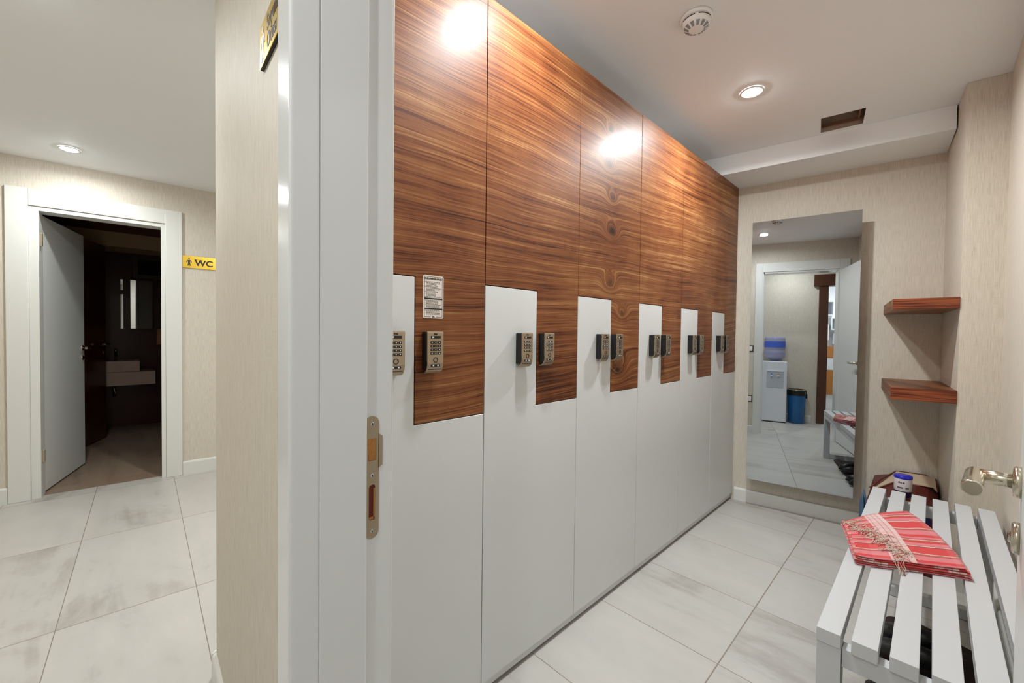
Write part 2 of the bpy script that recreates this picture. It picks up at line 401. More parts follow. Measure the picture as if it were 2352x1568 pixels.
VANG = math.radians(9.06)
def ceiling_room():
    q = MB(); bm = q.bm
    outer = [(-1.62, .372), (.5, .372), (.5, 3.8), (-1.62, 3.8)]
    c = Vector((-.378, 2.90)); hx, hy = .094, .098
    inner = []
    for sx, sy in ((-1, -1), (1, -1), (1, 1), (-1, 1)):
        x, y = sx*hx, sy*hy
        inner.append((c.x+x*math.cos(VANG)-y*math.sin(VANG), c.y+x*math.sin(VANG)+y*math.cos(VANG)))
    es = []
    for lp in (outer, inner):
        v = [bm.verts.new((p[0], p[1], ZC)) for p in lp]
        es += [bm.edges.new((v[i], v[(i+1) % 4])) for i in range(4)]
    r = bmesh.ops.triangle_fill(bm, use_beauty=True, use_dissolve=False, edges=es)
    fs = [g for g in r['geom'] if isinstance(g, bmesh.types.BMFace)]
    for f in fs:
        if f.normal.z > 0: f.normal_flip()
    q.mark(fs, 'ceil')
    # upper skin so the ceiling has thickness
    d = bmesh.ops.duplicate(bm, geom=fs); nv = [g for g in d['geom'] if isinstance(g, bmesh.types.BMVert)]
    for v in nv: v.co.z += .02
    struct(q.build('ceiling'), 'matt white ceiling of the changing room')
    q = MB(); top = ZC+.11
    i3 = [Vector((p[0], p[1], 0)) for p in inner]
    for k in range(4):
        a, b = i3[k], i3[(k+1) % 4]
        v = [q.bm.verts.new((a.x, a.y, ZC+.001)), q.bm.verts.new((b.x, b.y, ZC+.001)), q.bm.verts.new((b.x, b.y, top)), q.bm.verts.new((a.x, a.y, top))]
        q.mark([q.bm.faces.new(v)], ['ductgrime', 'ductdark', 'ductgrime', 'ductdark'][k])
    v = [q.bm.verts.new((p.x, p.y, top)) for p in i3]; q.mark([q.bm.faces.new(v)], 'ductgrime')
    # ragged plaster lip and torn metal strips
    MR = rotz((c.x, c.y, 0), VANG)
    q.box((-.092, .060, ZC+.012), (.09, .066, ZC+.03), 'ductdark', mat=MR)
    q.box((-.092, .076, ZC+.006), (.01, .080, ZC+.016), 'ductgrime', mat=MR)
    q.box((.070, -.09, ZC+.02), (.078, .085, ZC+.06), 'ductdark', mat=MR)
    o = q.build('vent_opening', base=(c.x, c.y, ZC))
    tag(o, 'rough rectangular uncovered vent opening cut in the ceiling near the beam', 'vent opening')
ceiling_room()
sprism('ceiling_hall', [wp(-2.7, -.06), wp(3.2, -.06), (-1.62, 2.7), (-1.62, .300), (1.35, .300), (1.35, -3.0), (.0, -3.0), (.0, -1.0)], ZH, ZH+.1, 'ceil', 'white ceiling of the hall')
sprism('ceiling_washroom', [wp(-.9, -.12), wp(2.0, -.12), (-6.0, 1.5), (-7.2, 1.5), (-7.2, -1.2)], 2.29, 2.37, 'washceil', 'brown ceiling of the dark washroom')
sprism('trim_soffit', [(-7.0, -.9), (-6.5, -.9), (-6.45, 1.0), (-7.0, 1.0)], 2.13, 2.29, 'soffit', 'beige soffit inside the washroom')

# ------------------------------------------------------------------ structure: walls
TV = math.tan(VANG); ZT_ = 2.274
def backY(x, off=0.0): return 3.285+(x+1.0)*TV-off/math.cos(VANG)
sprism('wall_back', [(-1.62, backY(-1.62)), (.45, backY(.45)), (.45, 3.8), (-1.62, 3.8)], 0, 2.46, 'paper', 'beige papered wall behind the tall mirror')
sprism('wall_column', [(.034, 3.455), (.086, 2.872), (.24, 2.894), (.24, 3.55), (.03, 3.55)], 0, 2.394, 'paper', 'papered column beside the corner shelves')
sprism('wall_right', [(.222, .37), (.42, .37), (.42, 3.6), (.222, 3.6)], 0, 2.394, 'paper', 'papered wall behind the bench')
sprism('wall_beam', [(-1.60, 2.928-.584*TV), (.06, 3.094), (.034, 3.455), (.034, backY(.034)+.004), (-1.60, backY(-1.60)+.004)], 2.272, ZC-.0005, 'ceil', 'white boxed beam under the ceiling along the mirror wall')
sprism('wall_bounce_infill', [(-1.60, .376), (-1.14, .376), (-1.14, 2.90), (-1.60, 2.82)], ZT_, 2.394, 'ceil', 'unseen white infill added above the lockers to bounce light')  # added reflector out of view, lifts the ceiling over the lockers
sprism('wall_divider', [(-1.70, .2535), (-1.60, .37), (-1.60, 3.75), (-1.70, 3.75)], 0, 2.46, 'paper', 'wall between lockers and hall')
sprism('wall_front', [(-.7255, .2125), (-1.70, .2535), (-1.60, .375), (-.726, .375)], 0, 2.46, 'paper', 'narrow beige papered wall face beside the door frame, with the brass sign')
sprism('wall_lintel', [(-.726, .2115), (.066, .2115), (.066, .375), (-.726, .375)], 2.043, 2.46, 'paper', 'papered wall above the changing room doorway')
sprism('wall_entry', [(.066, .2115), (1.35, .2115), (1.35, .375), (.066, .375)], 0, 2.46, 'paper', 'papered wall right of the changing room doorway')
# washroom wall with its opening
q = MB()
q.box((-1.2, 0, 0), (.150, .12, 2.46), 'paper', mat=MWALL)
q.box((.855, 0, 0), (3.4, .12, 2.46), 'paper', mat=MWALL)
q.box((.150, 0, 2.035), (.855, .12, 2.46), 'paper', mat=MWALL)
struct(q.build('wall_left'), 'beige papered hall wall around the washroom door')
sbox('wall_hallend', (-4.5, 2.6, 0), (-1.60, 2.7, 2.46), 'paper', 'far end wall of the hall')
# wall behind the camera with the wide opening to the bright room
q = MB()
q.box((-4.75, -1.0, 0), (.045, -.90, 2.46), 'paper'); q.box((.045, -1.0, 2.06), (1.35, -.90, 2.46), 'paper')
struct(q.build('wall_rear'), 'papered hall wall with the water cooler, seen in the mirror')
q = MB(); q.box((1.25, -.90, 0), (1.35, .2115, 2.46), 'paper'); struct(q.build('wall_hallright'))
q = MB(); q.box((1.25, -3.0, 0), (1.35, -1.0, 2.46), 'purewhite'); q.box((-.06, -3.0, 0), (0, -1.0, 2.46), 'purewhite'); q.box((0, -3.0, 0), (1.25, -2.9, 2.46), 'purewhite')
struct(q.build('wall_whiteroom'), 'white walls of the bright room seen in the mirror')
# washroom shell
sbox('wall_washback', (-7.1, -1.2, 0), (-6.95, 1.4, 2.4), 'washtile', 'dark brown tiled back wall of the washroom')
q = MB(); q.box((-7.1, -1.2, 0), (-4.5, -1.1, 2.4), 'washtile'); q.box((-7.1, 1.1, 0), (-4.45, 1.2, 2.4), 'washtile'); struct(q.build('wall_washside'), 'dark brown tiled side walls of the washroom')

# ------------------------------------------------------------------ baseboards and trims
def bb_profile(): return [(0, 0), (.013, 0), (.013, .078), (.010, .086), (.004, .090), (0, .090)]
def baseboard(name, p, q_, nrm, label, h=.09):
    p, q_ = Vector((*p, 0)), Vector((*q_, 0)); n = Vector((*nrm, 0)).normalized(); k = h/.09
    m = MB(); pr = bb_profile()
    A = [m.bm.verts.new(p+n*a+Vector((0, 0, b*k))) for a, b in pr]; B = [m.bm.verts.new(q_+n*a+Vector((0, 0, b*k))) for a, b in pr]
    N = len(pr); fs = [m.bm.faces.new(A), m.bm.faces.new(B)]+[m.bm.faces.new((A[i], A[(i+1) % N], B[(i+1) % N], B[i])) for i in range(N)]
    bmesh.ops.recalc_face_normals(m.bm, faces=fs); m.mark(fs, 'trimsoft')
    return struct(m.build(name), label)
baseboard('baseboard_back', (-1.0, backY(-1.0)), (.04, backY(.04)), (math.sin(VANG), -math.cos(VANG)), 'white baseboard below the tall mirror')
baseboard('baseboard_hallend', wp(.964, 0), wp(3.2, 0), (NW.x, NW.y), 'white baseboard right of the washroom door', .11)
baseboard('baseboard_hallstart', wp(-.6, 0), wp(.035, 0), (NW.x, NW.y), 'white baseboard left of the washroom door', .11)
baseboard('baseboard_front', (-.79, .2155), (-1.713, .254), (-.042, -1), 'white baseboard at the foot of the papered wall face')
baseboard('baseboard_corner', (-1.70, .242), (-1.70, 2.6), (-1, 0), 'white baseboard turning the hall corner')
baseboard('baseboard_rear', (-4.5, -.90), (-.03, -.90), (0, 1), 'white baseboard behind the blue bin', .10)
baseboard('baseboard_entry', (-1.0, .375), (-.795, .375), (0, 1), 'white baseboard under the switches')
baseboard('baseboard_column', (.0865, 2.871), (.222, 2.892), (.157, -.988), 'white baseboard on the column')
baseboard('baseboard_right', (.222, .60), (.222, 2.89), (-1, 0), 'white baseboard behind the bench')

# washroom door frame: trim_1
t = struct(MB().build('trim_1'), 'white door frame around the dark washroom opening')
t['_b'] = list(W3(.5, 0, 0)); t.location = W3(.5, 0, 0)
def wbox(a, b, m, name, parent, bev=.0015):
    q = MB(); q.box(a, b, m, mat=MWALL, bev=bev, seg=2); return q.build(name, parent)
wbox((.036, -.016, 0), (.140, .002, 2.155), 'trimsoft', 'casing_board', t, .003)
wbox((.860, -.016, 0), (.963, .002, 2.155), 'trimsoft', 'casing_board', t, .003)
wbox((.1405, -.014, 2.042), (.8595, .002, 2.155), 'trimsoft', 'casing_head', t, .003)
wbox((.140, -.004, 0), (.187, .125, 2.040), 'trimsoft', 'door_lining', t)
wbox((.832, -.004, 0), (.860, .125, 2.040), 'trimsoft', 'door_lining', t)
wbox((.187, -.004, 2.012), (.832, .125, 2.040), 'trimsoft', 'lining_head', t)
for zz in (.29, 1.82):
    q = MB(); q.box((.187, .028, zz-.045), (.200, .045, zz+.045), 'steel', mat=MWALL, bev=.002); q.build('hinge_plate', t)

# changing room door frame: trim_2
t = struct(MB().build('trim_2'), 'glossy white changing room door frame with the metal strike plate')
t['_b'] = [-.70, .29, 0]; t.location = (-.70, .29, 0)
def rounded(pts, r=.004, seg=3):
    out = []; n = len(pts)
    for i in range(n):
        p = Vector(pts[i]); a = (Vector(pts[i-1])-p); b = (Vector(pts[(i+1) % n])-p)
        rr = min(r, a.length*.45, b.length*.45); a.normalize(); b.normalize()
        for k in range(seg+1):
            f = k/seg; out.append(tuple((p+a*rr)*(1-f)**2 + p*2*f*(1-f) + (p+b*rr)*f*f))
    return out
HX = -.695
ft = [(HX, .199), (HX-.082, .1955), (HX-.082, .2175), (HX, .2125)]
q = MB(); q.prism(rounded([(HX, .1965), (HX-.079, .2005), (HX-.079, .2165), (HX-.010, .240), (HX, .2425)], .006, 5), 0, 2.155, 'trim'); q.build('hall_casing', t)
q = MB(); q.prism([(HX-.0085, .235), (HX-.0015, .2435), (HX-.0015, .3215), (HX-.002, .3235), (HX-.0125, .3235), (HX-.0125, .375), (HX-.03, .375), (HX-.03, .235)], 0, 2.042, 'trim', bev=.0008); q.build('jamb_lining', t)
q = MB(); q.prism(rounded([(HX-.026, .3752), (HX-.026, .386), (HX-.10, .386), (HX-.10, .3752)], .003), 0, 2.155, 'trimsoft'); q.build('room_casing', t)
q = MB(); q.box((HX-.0255, .3752, 2.0425), (.0595, .3855, 2.155), 'trimsoft', bev=.003); q.build('room_casing_head', t)
q = MB(); q.prism(rounded([(.060, .3752), (.060, .389), (.15, .389), (.15, .3752)], .003), 0, 2.155, 'trimsoft'); q.build('room_casing', t)
q = MB(); q.box((.042, .215, 0), (.066, .375, 2.042), 'trim', bev=.001); q.build('jamb_lining', t)
q = MB(); q.box((HX-.0015, .215, 2.025), (.0415, .375, 2.0425), 'trim', bev=.001); q.build('lining_head', t)
q = MB(); q.box((-.694, .2000, 2.042), (.15, .2110, 2.155), 'trim', bev=.003); q.build('hall_casing_head', t)
q = MB(); q.box((.046, .2000, 0), (.15, .2110, 2.041), 'trim', bev=.003); q.build('hall_casing', t)
# strike plate on the rebate of the jamb (faces +x)
def strike():
    X0, X1 = HX-.0125, HX-.0108
    y0, y1, z0, z1 = .3245, .3505, .823, 1.047
    def stad(n=10):
        r = (y1-y0)/2; cy = (y0+y1)/2; o = []
        for k in range(n+1): a = PI*k/n; o.append((cy+r*math.cos(a), z1-r+r*math.sin(a)))
        for k in range(n+1): a = PI+PI*k/n; o.append((cy+r*math.cos(a), z0+r+r*math.sin(a)))
        return o
    q = MB(); bm = q.bm
    loops = [stad(), [(.3295, .966), (.3455, .966), (.3455, 1.006), (.3295, 1.006)], [(.3315, .862), (.3325, .858), (.3425, .8575), (.3435, .861), (.3435, .917), (.3425, .921), (.338, .9225), (.3325, .920), (.3315, .916)]]
    es = []
    for lp in loops:
        v = [bm.verts.new((X1, a, b)) for a, b in lp]; n = len(v)
        es += [bm.edges.new((v[i], v[(i+1) % n])) for i in range(n)]
    r = bmesh.ops.triangle_fill(bm, use_beauty=True, edges=es)
    fs = [g for g in r['geom'] if isinstance(g, bmesh.types.BMFace)]; q.mark(fs, 'strike')
    ex = bmesh.ops.extrude_face_region(bm, geom=fs)
    for g in ex['geom']:
        if isinstance(g, bmesh.types.BMVert): g.co.x = X0
    q.mark(bm.faces, 'strike'); bmesh.ops.recalc_face_normals(bm, faces=bm.faces)
    # lip that wraps towards the room
    q.prism([(.3495, .950), (.3575, .955), (.3575, 1.009), (.3495, 1.014)], X0, X1, 'strike', 'x')
    p = q.build('strike_plate', t)
    def pocket(a, m):
        k = MB(); k.box((X0-.0004, a[0], a[1]), (X0+.0004, a[2], a[3]), m[0])
        for i in range(7):
            yy = random.uniform(a[0], a[2]-.003); zz = random.uniform(a[1], a[3]-.006)
            k.box((X0, yy, zz), (X0+.0010, yy+random.uniform(.001, .003), zz+random.uniform(.002, .010)), m[1])
        return k
    pocket((.3290, .9655, .346, 1.0065), ('rawwood', 'rawwood')).build('latch_pocket', p)
    k = MB(); k.box((X0-.0004, .331, .857), (X0+.0004, .344, .923), 'rawdark'); k.box((X0, .3405, .860), (X0+.0011, .3435, .915), 'rawwood'); k.box((X0, .3325, .8585), (X0+.0011, .342, .863), 'rawwood'); k.build('bolt_pocket', p)
    for zz in (1.033, .939, .837):
        k = MB(); mm = Matrix.Translation((X1-.0002, .3375, zz)) @ Matrix.Rotation(PI/2, 4, 'Y')
        k.lathe([(.0036, 0), (.0036, .0006), (.0028, .0011), (.0012, .0012)], 'screw', 20, mm)
        k.box((X1+.0008, .3365, zz-.002), (X1+.0012, .3385, zz+.002), 'black'); k.build('screw', p)
strike()

# ------------------------------------------------------------------ doors
def lever(parent, base, along, out, L=.11, neck=.05, r=.0095, mat='chrome'):
    """rose on the leaf, neck outwards, grip along; base on leaf surface"""
    base, along, out = Vector(base), Vector(along).normalized(), Vector(out).normalized()
    rot = out.to_track_quat('Z', 'Y').to_matrix().to_4x4()
    q = MB(); m = Matrix.Translation(base) @ rot
    q.lathe([(.026, 0), (.026, .006), (.024, .009), (.012, .010), (.0115, .014)], mat, 36, m)
    h = q.build('door_handle', parent, base=base)
    e = base+out*neck
    q = MB(); q.tube([base+out*.008, base+out*.02, base+out*(neck-.006)], r, mat, 24); q.build('handle_neck', h)
    g0 = e-along*.012
    n = 10
    pts = [g0+along*(L*k/n) for k in range(n+1)]
    q = MB(); mm = Matrix.Translation(g0) @ along.to_track_quat('Z', 'Y').to_matrix().to_4x4()
    q.lathe([(.0098, 0), (.0118, .002), (.0122, .006), (.0126, L*.6), (.0131, L-.004), (.0126, L-.001), (.0112, L)], mat, 40, mm)
    q.build('handle_grip', h)
    return h
def keyhole(parent, base, out, mat='chrome'):
    base, out = Vector(base), Vector(out).normalized()
    q = MB(); m = Matrix.Translation(base) @ out.to_track_quat('Z', 'Y').to_matrix().to_4x4()
    q.lathe([(.026, 0), (.026, .006), (.023, .009), (.009, .0095), (.009, .012), (.006, .013)], mat, 36, m)
    q.box((-.0012, -.006, .0125), (.0012, .006, .0135), 'black', mat=m)
    return q.build('keyhole_rose', parent, base=base)
# changing room leaf (opened against the bench), camera-side face
la = math.radians(4.25); dl = Vector((math.sin(la), math.cos(la), 0)); nl = Vector((-dl.y, dl.x, 0))
HB = Vector((.057, .392, 0))
q = MB(); ML = Matrix(((dl.x, nl.x, 0, HB.x), (dl.y, nl.y, 0, HB.y), (0, 0, 1, 0), (0, 0, 0, 1)))   # local x along leaf, local y towards camera side
door1 = thing('door_1', 'white changing room door leaf standing open beside the bench', 'door', tuple(HB)); door1['kind'] = 'structure'; del door1['category']
q.box((0, -.040, .008), (.755, 0, 2.02), 'door_white', mat=ML, bev=.002); q.build('leaf', door1)
rb = HB+dl*.69
lever(door1, (rb.x, rb.y, .962), -dl, nl, .115, .052, .0120)
keyhole(door1, (rb.x, rb.y, .868), nl)
lever(door1, (rb.x-nl.x*.04, rb.y-nl.y*.04, .962), -dl, -nl, .115, .045, .0095)
# washroom leaf
lw = math.radians(166); d2 = Vector((math.cos(lw), math.sin(lw), 0)); n2 = Vector((d2.y, -d2.x, 0))   # n2 points to +y side
HW = Vector((-4.485, -.352, 0))
door2 = thing('door_2', 'white washroom door leaf swung into the dark washroom', 'door', tuple(HW)); door2['kind'] = 'structure'; del door2['category']
ML2 = Matrix(((d2.x, n2.x, 0, HW.x), (d2.y, n2.y, 0, HW.y), (0, 0, 1, 0), (0, 0, 0, 1)))
q = MB(); q.box((0, -.042, .012), (.745, 0, 2.005), 'door_white', mat=ML2, bev=.002); q.build('leaf', door2)
hb = HW+d2*.70
def small_lever(parent, b, along, out):
    b, along, out = Vector(b), Vector(along), Vector(out)
    q = MB(); m = Matrix.Translation(b) @ out.to_track_quat('Z', 'Y').to_matrix().to_4x4()
    q.lathe([(.024, 0), (.024, .006), (.010, .009)], 'chrome', 24, m)
    h = q.build('door_handle', parent, base=b)
    q = MB(); q.tube([b+out*.005, b+out*.045, b+out*.052+along*.012, b+out*.052+along*.10], .009, 'chrome', 14); q.build('handle_grip', h)
    q = MB(); m = Matrix.Translation(b+Vector((0, 0, -.085))) @ out.to_track_quat('Z', 'Y').to_matrix().to_4x4()
    q.lathe([(.022, 0), (.022, .006), (.008, .010)], 'chrome', 24, m); q.build('keyhole_rose', parent)
small_lever(door2, (hb.x, hb.y, 1.03), -d2, n2)
# dark cubicle door inside the washroom
HC = Vector((-5.62, -.32, 0)); d3 = (Vector((-6.33, -.045, 0))-HC).normalized(); n3 = Vector((d3.y, -d3.x, 0))
door3 = thing('door_3', 'dark glossy cubicle door inside the washroom', 'door', tuple(HC)); door3['kind'] = 'structure'; del door3['category']
ML3 = Matrix(((d3.x, n3.x, 0, HC.x), (d3.y, n3.y, 0, HC.y), (0, 0, 1, 0), (0, 0, 0, 1)))
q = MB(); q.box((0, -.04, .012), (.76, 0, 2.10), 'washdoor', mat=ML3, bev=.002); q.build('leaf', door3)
h3 = HC+d3*.71
small_lever(door3, (h3.x, h3.y, 1.03), -d3, n3)

# ------------------------------------------------------------------ lockers
XF = -1.01
S = [.372, .862, 1.358, 1.855, 2.338, 2.812, 3.262]
MID = [.606, 1.111, 1.607, 2.098, 2.576, 3.036]
ZT, ZW, ZB, Z0 = 2.272, 1.355, .94, .045
LL = ['walnut and white locker column nearest the door frame, with the printed notice',
      'second locker column from the door frame, left of the one with dark knots',
      'locker column whose walnut door shows a row of dark round knots',
      'locker column just beyond the knotted one, towards the mirror',
      'narrow looking locker column, second from the mirror wall',
      'last walnut and white locker column, against the mirror wall']
def keypad(parent, yc, on_white):
    q = MB(); w = .026; z0, z1 = 1.083, 1.203
    xb, xf = XF+.0003, XF+.035
    q.box((xb, yc-w+.003, z0+.012), (xf-.004, yc+w-.003, z1-.002), 'black', bev=.001, seg=1)
    # bent metal face: profile in x,z
    prof = [(xf-.004, z1), (xf-.001, z1-.001), (xf, z1-.004), (xf, z0+.030), (xf-.002, z0+.018), (xf-.007, z0+.008), (xf-.015, z0+.002), (xf-.028, z0),
            (xf-.028, z0+.002), (xf-.016, z0+.005), (xf-.009, z0+.011), (xf-.004, z0+.020), (xf-.0025, z0+.031), (xf-.004, z0+.04)]
    fs = q.prism(prof, yc-w, yc+w, 'steel_face', 'y')
    e = .0008
    def pad(a, b, c, d, m='black', t=e): q.box((xf-.0005, yc+a, c), (xf+t, yc+b, d), m, bev=.0003, seg=1)
    q.text('ima', .008, 'black', Matrix(((0, 0, 1, xf+.0003), (1, 0, 0, yc-.006), (0, 1, 0, z1-.0095), (0, 0, 0, 1))), .0002)
    pad(-.016, .017, z1-.020, z1-.0125); pad(-.012, -.006, z1-.0185, z1-.014, 'keywhite', .0011)
    for r in range(4):
        for c in range(3):
            a = -.017+c*.0120; zz = z1-.0345-r*.0102
            pad(a, a+.0100, zz, zz+.0068)
            pad(a+.0035, a+.0065, zz+.002, zz+.0048, 'keywhite', .0011)
    m = Matrix.Translation((xf+.0002, yc, z0+.040)) @ Matrix.Rotation(PI/2, 4, 'Y')
    q.lathe([(.0078, 0), (.0078, .0008), (.0056, .0008), (.0056, 0)], 'black', 28, m, cap=False)
    pad(-.0145, .0145, z0+.0205, z0+.0275)
    pad(-.010, -.005, z0+.022, z0+.026, 'keywhite', .0011); pad(.005, .010, z0+.022, z0+.026, 'keywhite', .0011)
    return q.build('keypad_lock', parent, base=(XF, yc, 1.14))
def sticker(parent):
    y0, y1, z0, z1 = .6315, .7005, 1.2405, 1.3635; x = XF+.0002
    q = MB(); q.prism(rounded([(y0, z0), (y1, z0), (y1, z1), (y0, z1)], .005, 4), x, x+.0006, 'stickerwhite', 'x')
    def bar(a, b, c, d): q.box((x+.0005, y0+a, z0+c), (x+.0009, y0+b, z0+d), 'stickerblack')
    Wd, Hh = y1-y0, z1-z0
    bar(.004, Wd-.004, Hh-.0045, Hh-.0036); bar(.004, .0048, .005, Hh-.004); bar(Wd-.0048, Wd-.004, .005, Hh-.004)
    bar(.004, Wd*.36, .004, .0049); bar(Wd*.64, Wd-.004, .004, .0049)
    TM = lambda a, c: Matrix(((0, 0, 1, x+.0007), (1, 0, 0, y0+a), (0, 1, 0, z0+c), (0, 0, 0, 1)))
    q.text('KULLANIM KILAVUZU', .0062, 'stickerblack', TM(Wd/2, Hh-.0115), .00025, .95, 'CENTER')
    q.text('ima', .0055, 'stickerblack', TM(Wd/2, .0028), .0001, 1, 'CENTER')
    bar(.004, Wd-.004, .0545, .0585); bar(.004, Wd-.004, .0255, .0290)
    rnd = random.Random(3)
    def lines(za, zb, n):
        for k in range(n):
            zz = zb-(zb-za)*(k+.5)/n; a = .007+(0 if k % 4 == 0 else .003); end = Wd-.008-rnd.uniform(0, .02)
            while a < end:
                l = rnd.uniform(.003, .008); bar(a, min(a+l, end), zz-.0005, zz+.0006); a += l+.0012
    lines(.060, .106, 13); lines(.030, .053, 7); lines(.010, .024, 4)
    q.build('instruction_sticker', parent, base=(x, .666, 1.3))
G = .0016
for i in range(6):
    s0, s1, mm = S[i]+(.024 if i == 0 else 0), S[i+1], MID[i]
    if i == 5: s1 = 3.272
    T = thing('locker_cabinet', LL[i], 'locker', (-1.2, (s0+s1)/2, 0), 'row of walnut and white lockers')
    q = MB(); bk = s1-.001-(.09 if i == 5 else 0); q.prism([(XF-.0195, s0+.001), (XF-.0195, s1-.001), (-1.55, bk), (-1.55, s0+.001)], .05, ZT-.002, 'carcass'); q.build('body', T)
    q = MB(); q.box((XF-.05, s0+.0005, .011), (XF-.012, s1-.0005-(.006 if i == 5 else 0), .05), 'white'); q.box((XF-.30, s0+.002, 0), (XF-.03, s1-.06, .012), 'gapbrown'); q.build('plinth', T)
    q = MB(); q.prism([(s0+G, Z0), (s1-G, Z0), (s1-G, ZB-G), (mm-G, ZB-G), (mm-G, ZW-G), (s0+G, ZW-G)], XF-.019, XF, 'white', 'x', bev=.0008)
    wd = q.build('white_door', T, base=(XF, s0, Z0))
    q = MB(); q.prism([(s0+G, ZW+G), (mm+G, ZW+G), (mm+G, ZB+G), (s1-G, ZB+G), (s1-G, ZT), (s0+G, ZT)], XF-.019, XF, 'walnut', 'x', bev=.0005)
    wo = q.build('walnut_door', T, base=(XF, s1, ZB))
    keypad(wd, [.530, 1.027, 1.512, 1.985, 2.455, 2.909][i], True)
    keypad(wo, [.652, 1.144, 1.626, 2.113, 2.559, 3.005][i], False)
    if i == 0: sticker(wo)

# ------------------------------------------------------------------ mirror, hung off the wall
MN = Vector((.144, -.990, .006)).normalized()
def mirror():
    c = [Vector(p) for p in ((-.888, 3.179, 1.983), (-.315, 3.263, 1.976), (-.322, 3.252, .212), (-.891, 3.169, .207))]
    o = sum(c, Vector())/4
    c = [p-MN*((p-o) @ MN if False else (p-o).dot(MN)) for p in c]
    T = thing('wall_mirror', 'tall frameless mirror hung on the beige wall at the end of the lockers', 'mirror', (o.x, o.y, .2))
    q = MB()
    a = [q.bm.verts.new(p) for p in c]; b = [q.bm.verts.new(p-MN*.006) for p in c]
    f0 = q.bm.faces.new(a[::-1])
    if f0.normal.dot(MN) < 0: f0.normal_flip()
    q.bm.normal_update()
    q.mark([f0], 'mirror')
    fs = [q.bm.faces.new(b)]+[q.bm.faces.new((a[i], a[(i+1) % 4], b[(i+1) % 4], b[i])) for i in range(4)]
    q.mark(fs, 'mirroredge'); q.build('glass', T)
    q = MB()
    ax = (c[1]-c[0]).normalized(); up = (c[0]-c[3]).normalized()
    f = [o+ax*x+up*z-MN*.0062 for x, z in ((-.17, .7), (.17, .7), (.17, -.7), (-.17, -.7))]
    nb = Vector((math.sin(VANG), -math.cos(VANG), 0)); P = Vector((-1.0, 3.285, 0))
    g = [p-nb*((p-P).dot(nb)-.0005) for p in f]
    A = [q.bm.verts.new(p) for p in f]; B = [q.bm.verts.new(p) for p in g]
    fs = [q.bm.faces.new(A), q.bm.faces.new(B)]+[q.bm.faces.new((A[i], A[(i+1) % 4], B[(i+1) % 4], B[i])) for i in range(4)]
    bmesh.ops.recalc_face_normals(q.bm, faces=fs); q.mark(fs, 'backing'); q.build('mounting_box', T)
mirror()

# ------------------------------------------------------------------ corner shelves
def shelf(z0, z1, label, A2):
    A = (-.217, backY(-.217)-.0005); B = (.0855, 2.868); C = (.0335, 3.448)
    q = MB(); fs = q.prism([A, A2, B, C], z0, z1, 'shelfwood')
    q.mark([f for f in fs if all(abs((Vector((v.co.x, v.co.y))-Vector(A2)).length) < 1e-4 or abs((Vector((v.co.x, v.co.y))-Vector(B)).length) < 1e-4 for v in f.verts)], 'shelfedge')
    tag(q.build('corner_shelf', base=(-.05, 3.2, z0)), label, 'shelf', 'floating walnut corner shelves')
shelf(1.343, 1.397, 'upper floating walnut corner shelf beside the mirror', (-.1455, 2.846))
shelf(.890, .951, 'lower floating walnut corner shelf beside the mirror', (-.1440, 2.826))

# ------------------------------------------------------------------ smoke detector
def detector():
    x, y = -.648, 1.581
    T = thing('smoke_detector', 'round white smoke detector with radial slots on the ceiling', 'smoke detector', (x, y, ZC))
    m = Matrix.Translation((x, y, ZC)) @ Matrix.Rotation(PI, 4, 'X')
    q = MB(); q.lathe([(.056, .0005), (.056, .008), (.053, .012), (.050, .013)], 'plastic', 48, m); q.build('base', T)
    q = MB(); q.lathe([(.049, .013), (.050, .020), (.048, .027), (.040, .038), (.030, .044), (.016, .047), (.006, .0475)], 'plastic', 48, m)
    for k in range(5):
        a0 = 2*PI*k/5+.1
        for j in range(8):
            a = a0+j*.125
            mm = m @ Matrix.Rotation(a, 4, 'Z'); q.box((.0465, -.0035, .0165), (.0502, .0035, .0205), 'slotred', mat=mm)
    for k in range(12):
        mm = m @ Matrix.Rotation(2*PI*k/12, 4, 'Z') @ Matrix.Translation((.0345, 0, .0415)) @ Matrix.Rotation(.60, 4, 'Y')
        q.prism([(-.009, -.0035), (.009, -.0068), (.009, .0068), (-.009, .0035)], -.001, .0012, 'slotgrey', 'z', mat=mm)
    q.build('cover', T)
detector()

# ------------------------------------------------------------------ signs
def man(q, m, h, mat, depth=.0006):
    """pictogram of a standing man, local x right, y up"""
    mm = mat
    q.lathe([(h*.10, 0), (h*.10, depth)], m, 20, mm @ Matrix.Translation((0, h*.88, 0)))
    q.prism([(-.16*h, .74*h), (.16*h, .74*h), (.30*h, .44*h), (.23*h, .41*h), (.12*h, .62*h), (.10*h, .40*h), (.17*h, 0), (.07*h, 0), (0, .34*h), (-.07*h, 0), (-.17*h, 0), (-.10*h, .40*h), (-.12*h, .62*h), (-.23*h, .41*h), (-.30*h, .44*h)], 0, depth, m, 'z', mat=mm)
def sign(name, org, ax, out, w, h, label, fn):
    org, ax, out = Vector(org), Vector(ax).normalized(), Vector(out).normalized(); up = Vector((0, 0, 1))
    m = Matrix(((ax.x, up.x, out.x, org.x), (ax.y, up.y, out.y, org.y), (ax.z, up.z, out.z, org.z), (0, 0, 0, 1)))
    T = thing(name, label, 'sign', tuple(org))
    q = MB(); q.box((0, 0, .0003), (w, h, .0055), 'signedge', mat=m); q.build('board', T)
    q = MB(); q.box((0, 0, .0056), (w, h, .0068), 'brass', mat=m, bev=.0003, seg=1); q.build('brass_face', T)
    q = MB(); fn(q, m @ Matrix.Translation((0, 0, .0069))); q.build('lettering', T)
